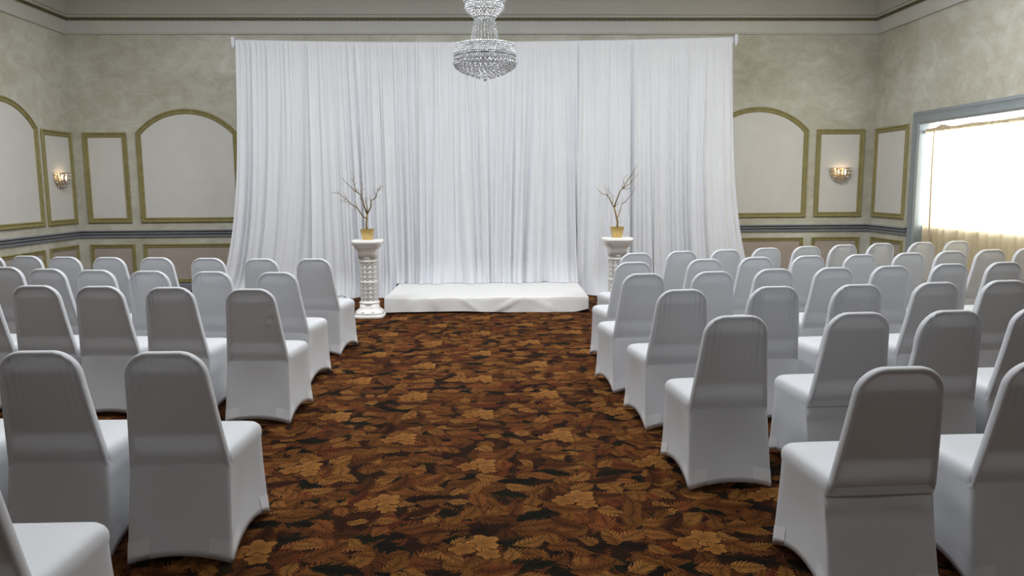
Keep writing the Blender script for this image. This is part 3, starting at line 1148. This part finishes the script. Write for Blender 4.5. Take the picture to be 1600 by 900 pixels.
def pedestal(loc, label):
    r = empty('pedestal', loc)
    tag(r, label, 'pedestal', 'white lattice pedestals beside the stage')
    s6 = sq(5)
    n = 48
    MB().lathe([(0.176, 0.0), (0.181, 0.006), (0.181, 0.030), (0.172, 0.040)], n, shape=s6).build('plinth', M['pedestal'], r, True)
    mb = MB().lathe([(0.168, 0.040), (0.170, 0.058), (0.160, 0.074), (0.132, 0.098), (0.116, 0.125), (0.112, 0.165)], n, shape=sq(3.4))
    # scrolled leaf bosses on the flare
    for k in range(8):
        a = PI / 4 * k + PI / 8
        mb.crystal((0.150 * math.cos(a), 0.150 * math.sin(a), 0.075), 0.030, 0.05, 8)
    mb.build('flared_foot', M['pedestal'], r, True)
    MB().lathe([(0.112, 0.165), (0.122, 0.168), (0.124, 0.186), (0.112, 0.192), (0.108, 0.200), (0.104, 0.203)], n).build('lower_ring', M['pedestal'], r, True)
    # pierced shaft: quatrefoil tiles, four holes each, in two bands
    rad = 0.104
    nt = 10
    mb = MB()

    def band(z0, z1, rows_):
        hgt = (z1 - z0) / rows_
        for j in range(rows_):
            for i in range(nt):
                a0 = 2 * PI * (i + 0.5 * 0) / nt
                da = 2 * PI / nt
                zc = z0 + hgt * (j + 0.5)

                def P(u, v, d=0.0):
                    a = a0 + da * (0.5 + 0.5 * u)
                    return ((rad - d) * math.cos(a), (rad - d) * math.sin(a), zc + v * hgt / 2)
                # each quarter: outer border triangle strip round one triangular opening
                for q in range(4):
                    ca, sa = [(1, 0), (0, 1), (-1, 0), (0, -1)][q]

                    def T(u, v):
                        return (u * ca - v * sa, u * sa + v * ca)
                    outer = [(0, 0), (1, -1), (1, 1)]
                    # petal shaped hole in the quarter facing +u
                    hole = [(0.16, 0.0), (0.50, -0.33), (0.84, -0.40), (0.84, 0.40), (0.50, 0.33)]
                    ov = [(0, 0), (0.5, -0.5), (1, -1), (1, 1), (0.5, 0.5)]
                    vs = [P(*T(*p)) for p in ov] + [P(*T(*p)) for p in hole] + [P(*T(*p), 0.012) for p in hole]
                    fs = [(k, (k + 1) % 5, 5 + (k + 1) % 5, 5 + k) for k in range(5)] + [(5 + k, 5 + (k + 1) % 5, 10 + (k + 1) % 5, 10 + k) for k in range(5)]
                    mb.add(vs, fs)

    band(0.203, 0.415, 4)
    band(0.447, 0.672, 4)
    sh = mb.build('pierced_shaft', M['pedestal'], r)
    MB().lathe([(0.104, 0.413), (0.107, 0.417), (0.107, 0.445), (0.104, 0.449)], n).build('middle_ring', M['pedestal'], r, True)
    MB().lathe([(0.104, 0.670), (0.112, 0.674), (0.112, 0.694), (0.106, 0.698), (0.106, 0.715), (0.116, 0.720), (0.118, 0.728)], n).build('upper_ring', M['pedestal'], r, True)
    mb = MB().lathe([(0.114, 0.728), (0.116, 0.79), (0.126, 0.825), (0.150, 0.850), (0.158, 0.862), (0.160, 0.876)], n, shape=sq(3.6))
    for k in range(8):
        a = PI / 4 * k + PI / 8
        mb.crystal((0.144 * math.cos(a), 0.144 * math.sin(a), 0.848), 0.020, 0.03, 8)
    mb.build('capital', M['pedestal'], r, True)
    o = MB().lathe([(0.160, 0.876), (0.172, 0.880), (0.174, 0.894), (0.180, 0.900), (0.184, 0.910), (0.184, 0.932), (0.178, 0.940), (0.10, 0.9405)], n, shape=sq(5)).build('top_slab', M['pedestal'], r)
    sharp(o, 40)
    return r


PED = [(-1.418, 9.32, 0), (1.608, 9.32, 0)]
pedestal(PED[0], 'white moulded pedestal with pierced shaft, left of the stage')
pedestal(PED[1], 'white moulded pedestal with pierced shaft, right of the stage, partly behind chairs')

# ------------------------------------------------------------------ gilded branch trees
K = 0.00114
T_LEFT = dict(c=(385, 712), tr=[
    ([(378, 712), (372, 650), (380, 590), (385, 540)], 9.5, 8),
    ([(385, 540), (410, 500), (435, 450), (440, 395), (480, 380), (505, 345), (525, 290), (570, 240)], 7.5, 2.5),
    ([(505, 345), (485, 315), (475, 285)], 3, 1.5), ([(440, 395), (430, 360), (428, 330)], 3, 1.2), ([(525, 290), (516, 270), (520, 248)], 2.5, 1.2), ([(535, 292), (560, 272), (592, 250)], 2.5, 1.2), ([(490, 372), (510, 358), (526, 352)], 2.2, 1.0),
    ([(385, 540), (365, 470), (352, 400), (340, 340), (300, 310), (255, 265), (215, 225), (160, 160)], 7.5, 2),
    ([(300, 310), (275, 240), (262, 200), (235, 160)], 4, 1.3), ([(262, 200), (270, 130), (235, 98)], 2.5, 1), ([(340, 340), (345, 280), (345, 235), (330, 208)], 4.5, 1.3), ([(275, 240), (295, 215), (290, 200)], 2.5, 1), ([(345, 280), (365, 275), (378, 278)], 2, 1), ([(345, 240), (356, 228), (352, 215)], 2, 1), ([(300, 310), (268, 296), (255, 272)], 3, 1.2), ([(318, 322), (312, 280), (320, 262)], 2.6, 1), ([(340, 345), (325, 370), (345, 408)], 3, 1.5),
    ([(380, 585), (350, 570), (320, 520), (295, 470), (240, 430), (205, 390), (160, 345), (125, 315), (65, 315)], 7, 1.6),
    ([(215, 410), (170, 405), (120, 383)], 3, 1), ([(240, 430), (205, 432), (188, 428)], 2.2, 1), ([(295, 470), (290, 440), (272, 412)], 2.6, 1), ([(280, 468), (262, 495), (240, 488)], 2.4, 1), ([(128, 318), (126, 300), (121, 288)], 2.2, 1), ([(200, 385), (188, 335), (172, 308)], 2.4, 1), ([(185, 370), (180, 398), (165, 380)], 2, 1),
    ([(385, 540), (390, 450), (375, 395), (385, 360), (404, 384)], 5.5, 1.5), ([(380, 420), (402, 392), (410, 372)], 2.5, 1)],
    beads=[(180, 410, 300), (535, 330, 150), (350, 430, 110), (440, 545, 130), (165, 190, 60), (280, 400, 90)])
T_RIGHT = dict(c=(345, 712), tr=[
    ([(348, 712), (352, 650), (340, 590), (325, 530), (315, 490)], 9.5, 7.5),
    ([(315, 490), (325, 440), (345, 370), (360, 315), (385, 290), (410, 235), (445, 170), (480, 110), (502, 48)], 7, 1.8),
    ([(385, 290), (440, 255), (490, 225), (516, 195)], 4.5, 1.6), ([(468, 238), (480, 205), (505, 180), (536, 142)], 3.2, 1.2), ([(445, 170), (490, 152), (500, 120), (492, 80)], 3.2, 1.2), ([(380, 292), (378, 262), (400, 220)], 3.2, 1.3), ([(388, 240), (392, 190), (410, 165), (446, 146)], 3, 1.2), ([(385, 290), (430, 295), (452, 290), (468, 272)], 3.2, 1.2), ([(475, 220), (468, 205), (455, 196)], 2, 1),
    ([(315, 490), (290, 450), (262, 400), (240, 365), (215, 350), (170, 340), (128, 290)], 6, 2), ([(150, 318), (136, 296), (140, 280)], 2.4, 1.2),
    ([(240, 365), (222, 318), (208, 296)], 3, 1.2), ([(250, 330), (228, 285), (198, 265)], 2.2, 1), ([(240, 362), (262, 335), (238, 270), (240, 248)], 2.4, 1), ([(295, 455), (300, 385), (312, 370), (300, 350)], 3, 1.2), ([(262, 400), (280, 360), (276, 345)], 2.4, 1), ([(240, 365), (232, 395), (232, 412)], 2.2, 1), ([(280, 430), (252, 392), (248, 380)], 2.4, 1.2),
    ([(345, 600), (362, 580), (385, 520), (400, 470), (412, 430), (416, 390)], 5, 1.3), ([(405, 455), (440, 430), (480, 375), (520, 325), (546, 268)], 4, 1.6),
    ([(318, 488), (345, 462), (362, 438)], 4.5, 1.8), ([(375, 545), (366, 520), (380, 505)], 2.2, 1)],
    beads=[(155, 345, 175), (235, 410, 190), (365, 560, 140), (470, 395, 190), (510, 345, 170), (500, 130, 60)])


BEADS = {
    'left': ['longest clear bead strand, under the left branch of the %s gilded tree', 'clear bead strand under the right branch of the %s gilded tree', 'clear bead strand close beside the trunk fork of the %s gilded tree', 'clear bead strand right of the trunk, above the pot of the %s tree', 'short clear bead strand near the top of the %s gilded tree', 'clear bead strand midway along the left branch of the %s gilded tree'],
    'right': ['clear bead strand under the leftmost branch tip of the %s gilded tree', 'clear bead strand between trunk and leftmost tip of the %s gilded tree', 'clear bead strand along the trunk, above the pot of the %s tree', 'clear bead strand under the middle of the lower side branch, %s tree', 'clear bead strand furthest from the stage on the %s gilded tree', 'short clear bead strand near the top of the %s gilded tree']}


def tree(spec, base, label, seed):
    rnd = random.Random(seed)
    r = empty('branch_tree', base)
    tag(r, label, 'branch tree', 'gilded branch trees on the pedestals')
    mb = MB()
    rows = []
    for hw, z in ((0.052, 0.0), (0.053, 0.003), (0.076, 0.126), (0.078, 0.130), (0.073, 0.130), (0.070, 0.112)):
        rows.append([(x * hw, y * hw, z) for x, y in ((-1, -0.9), (-0.9, -1), (0.9, -1), (1, -0.9), (1, 0.9), (0.9, 1), (-0.9, 1), (-1, 0.9))])
    mb.grid(rows, True)
    mb.f.append(tuple(range(8)))
    mb.f.append(tuple(40 + k for k in range(8)))
    sharp(mb.build('pot', M['pot'], r), 30)
    cx, cy = spec['c']
    depth = {}
    zoff = 0.112

    def near(p):
        best, bd = 0.0, 1e9
        for q, d in depth.items():
            e = (q[0] - p[0]) ** 2 + (q[1] - p[1]) ** 2
            if e < bd:
                best, bd = d, e
        return best if depth else 0.0

    sign = 1
    for pts, r0, r1 in spec['tr']:
        y0 = near(pts[0])
        slope = sign * rnd.uniform(0.15, 0.55)
        sign = -sign
        if r0 > 9:
            slope = 0.03
        L, acc = 0.0, [0.0]
        for a, b in zip(pts, pts[1:]):
            L += math.hypot(b[0] - a[0], b[1] - a[1])
            acc.append(L)
        out, rad = [], []
        for k, (p, q) in enumerate(zip(pts, acc)):
            y = y0 + slope * q * K + rnd.uniform(-0.004, 0.004) * (k > 0)
            depth[p] = y
            out.append(((p[0] - cx) * K, y, (cy - p[1]) * K + zoff))
            rad.append((r0 + (r1 - r0) * q / max(L, 1e-6)) * K * 1.15)
        out[-1] = tuple(Vector(out[-1]))
        MB().tube(out, rad, 7).build('trunk' if r0 > 9 else ('branch' if r0 >= 5 else 'twig'), M['twig'], r, True)
    for bi, (x, y, ln) in enumerate(spec['beads']):
        mb = MB()
        dy = near((x, y))
        top = (cy - y) * K + zoff
        k = 0
        while k * 0.012 < ln * K:
            mb.crystal((0, 0, -k * 0.012), 0.0042, 0.010, 6)
            k += 1
        o = mb.build('bead_strand', M['bead'], None)
        o.location = (base[0] + (x - cx) * K, base[1] + dy, base[2] + top)
        side = 'left' if base[0] < 0 else 'right'
        tag(o, BEADS[side][bi] % side, 'bead strand', 'bead strands on the %s tree' % side)
    return r


tree(T_LEFT, (PED[0][0] + 0.002, PED[0][1], 0.9405), 'gilded bare branch tree in gold pot on the left pedestal', 5)
tree(T_RIGHT, (PED[1][0] - 0.004, PED[1][1], 0.9405), 'gilded bare branch tree in gold pot on the right pedestal', 9)

# ------------------------------------------------------------------ chandelier
CX, CY, PX = 0.018, 8.2, 0.00690
ch = empty('chandelier', (CX, CY, 2.665))
tag(ch, 'two-tier crystal chandelier hanging before the white drapes', 'chandelier')


def zpx(y):
    return (126 - y) * PX


def crystals(name, rings, mat=None):
    mb = MB()
    for rad, z, n, r, h, off in rings:
        for k in range(n):
            a = 2 * PI * (k + off) / n
            mb.crystal((rad * math.cos(a), rad * math.sin(a), z), r, h)
    o = mb.build(name, mat or M['crystal'], ch)
    o['kind'] = 'stuff'
    return o


def hoop(name, rad, z, h, n=48, th=0.006):
    mb = MB()
    rows = []
    for rr, zz in ((rad, z), (rad, z + h), (rad - th, z + h), (rad - th, z), (rad, z)):
        rows.append([(rr * math.cos(2 * PI * k / n), rr * math.sin(2 * PI * k / n), zz) for k in range(n)])
    mb.grid(rows, True)
    return mb.build(name, M['chrome'], ch, False)


MB().tube([(0, 0, zpx(84)), (0, 0, ZCEIL - 2.665 - 0.05)], 0.010, 8).build('stem', M['chrome'], ch, True)
MB().lathe([(0.02, ZCEIL - 2.665 - 0.09), (0.07, ZCEIL - 2.665 - 0.05), (0.09, ZCEIL - 2.665)], 20).build('ceiling_rose', M['chrome'], ch, True)
hoop('crown_hoop', 0.205, zpx(14), 0.012)
hoop('lower_hoop', 0.325, zpx(93), 0.014)
hoop('bowl_hoop', 0.318, zpx(101), 0.010)
hoop('neck_hoop', 0.145, zpx(72), 0.010, 32)
hoop('collar_hoop', 0.105, zpx(37), 0.010, 32)
crystals('crown_crystals', [(0.208 + 0.004 * (j % 2), zpx(13 - j * 3.2), 56, 0.011, 0.034, 0.5 * (j % 2)) for j in range(6)])
crystals('crown_fringe', [(0.196, zpx(20), 44, 0.010, 0.045, 0)])
crystals('upper_bowl', [(0.198 - j * 0.021, zpx(23 + j * 2.9), 36 - 4 * j, 0.012, 0.030, 0.5 * (j % 2)) for j in range(5)])
mb = MB()
for k in range(24):
    a = 2 * PI * k / 24
    for j in range(16):
        t = j / 15
        rad = 0.104 + (0.140 - 0.104) * t + 0.004 * math.sin(PI * t)
        mb.crystal((rad * math.cos(a), rad * math.sin(a), zpx(38 + 34 * t)), 0.0085, 0.016)
o = mb.build('neck_strands', M['crystal'], ch)
o['kind'] = 'stuff'
crystals('band_crystals', [(0.318 - 0.012 * abs(j - 1) * (1 if j > 1 else 0), zpx(91 - j * 3.2), 84, 0.0105, 0.034, 0.5 * (j % 2)) for j in range(6)])
crystals('band_top', [(0.16 + 0.035 * j, zpx(73 + j * 0.6), 30 + 8 * j, 0.012, 0.026, 0.5 * (j % 2)) for j in range(5)])
crystals('band_fringe', [(0.316, zpx(96.5), 64, 0.010, 0.042, 0.0)])
crystals('bowl_crystals', [(0.315 * math.cos(j / 9 * PI / 2) ** 0.8 + 0.005, zpx(102 + 22 * (j / 9) ** 1.05), max(8, 48 - 5 * j), 0.0150, 0.036, 0.5 * (j % 2)) for j in range(9)])
MB().crystal((0, 0, zpx(124.5)), 0.022, 0.05, 8).build('finial', M['crystal'], ch)
mb = MB()
for k in range(6):
    a = 2 * PI * k / 6
    mb.tube([(0.02 * math.cos(a), 0.02 * math.sin(a), zpx(96)), (0.31 * math.cos(a), 0.31 * math.sin(a), zpx(93.5))], 0.006, 6)
mb.build('spider_arms', M['chrome'], ch, True)


# ------------------------------------------------------------------ crystal wall sconces
def sconce(loc, rz, label):
    """local +Y points out of the wall"""
    r = empty('wall_sconce', loc, rz)
    tag(r, label, 'wall sconce', 'crystal wall sconces')
    mb = MB()
    out = []
    for k in range(17):
        a = PI * k / 16
        out.append((0.165 * math.cos(a) * (1 if True else 1), -0.21 * math.sin(a) ** 0.8 if 0 < k < 16 else 0.0))
    vs = [(x, 0.0, z) for x, z in out] + [(x, 0.012, z) for x, z in out]
    n = len(out)
    mb.add(vs, [tuple(range(n)), tuple(range(n, 2 * n))[::-1]] + [(k, (k + 1) % n, n + (k + 1) % n, n + k) for k in range(n)])
    mb.build('backplate', M['brass'], r)
    for lv, (rad, z) in enumerate(((0.165, 0.0), (0.158, -0.055), (0.135, -0.110), (0.095, -0.160))):
        pts = [(rad * math.cos(PI * k / 16), 0.008 + rad * 0.80 * math.sin(PI * k / 16), z) for k in range(17)]
        hp = MB().tube(pts, 0.0045, 6).build('hoop', M['brass'], r, True)
        mb = MB()
        m = 13 - 2 * lv
        for k in range(m):
            a = PI * (k + 0.5) / m
            mb.crystal((rad * math.cos(a), 0.008 + rad * 0.80 * math.sin(a), z - 0.024), 0.016, 0.050)
        o = mb.build('crystal_row', M['crystal'], hp)
        o['kind'] = 'stuff'
    MB().crystal((0, 0.04, -0.205), 0.016, 0.055, 8).build('finial', M['crystal'], r)
    for sx in (-1, 1):
        b = MB().lathe([(0.006, -0.10), (0.012, -0.085), (0.014, -0.06), (0.008, -0.035), (0.001, -0.022)], 10, (sx * 0.055, 0.06, 0))
        b.build('bulb', M['bulb'], r, True)
        d = bpy.data.lights.new('sconce_light', 'POINT')
        d.energy = 0.16
        d.color = (1.0, 0.72, 0.42)
        d.shadow_soft_size = 0.02
        lo = bpy.data.objects.new('sconce_light', d)
        col.objects.link(lo)
        lo.parent = r
        lo.location = (sx * 0.055, 0.075, -0.01)
    return r


sconce((5.55, YB - 0.006, 1.815), PI, 'lit crystal sconce on the end wall right of the drapes')
sconce((XL + 0.006, 11.49, 1.80), -PI / 2, 'lit crystal sconce on the left wall by the corner')
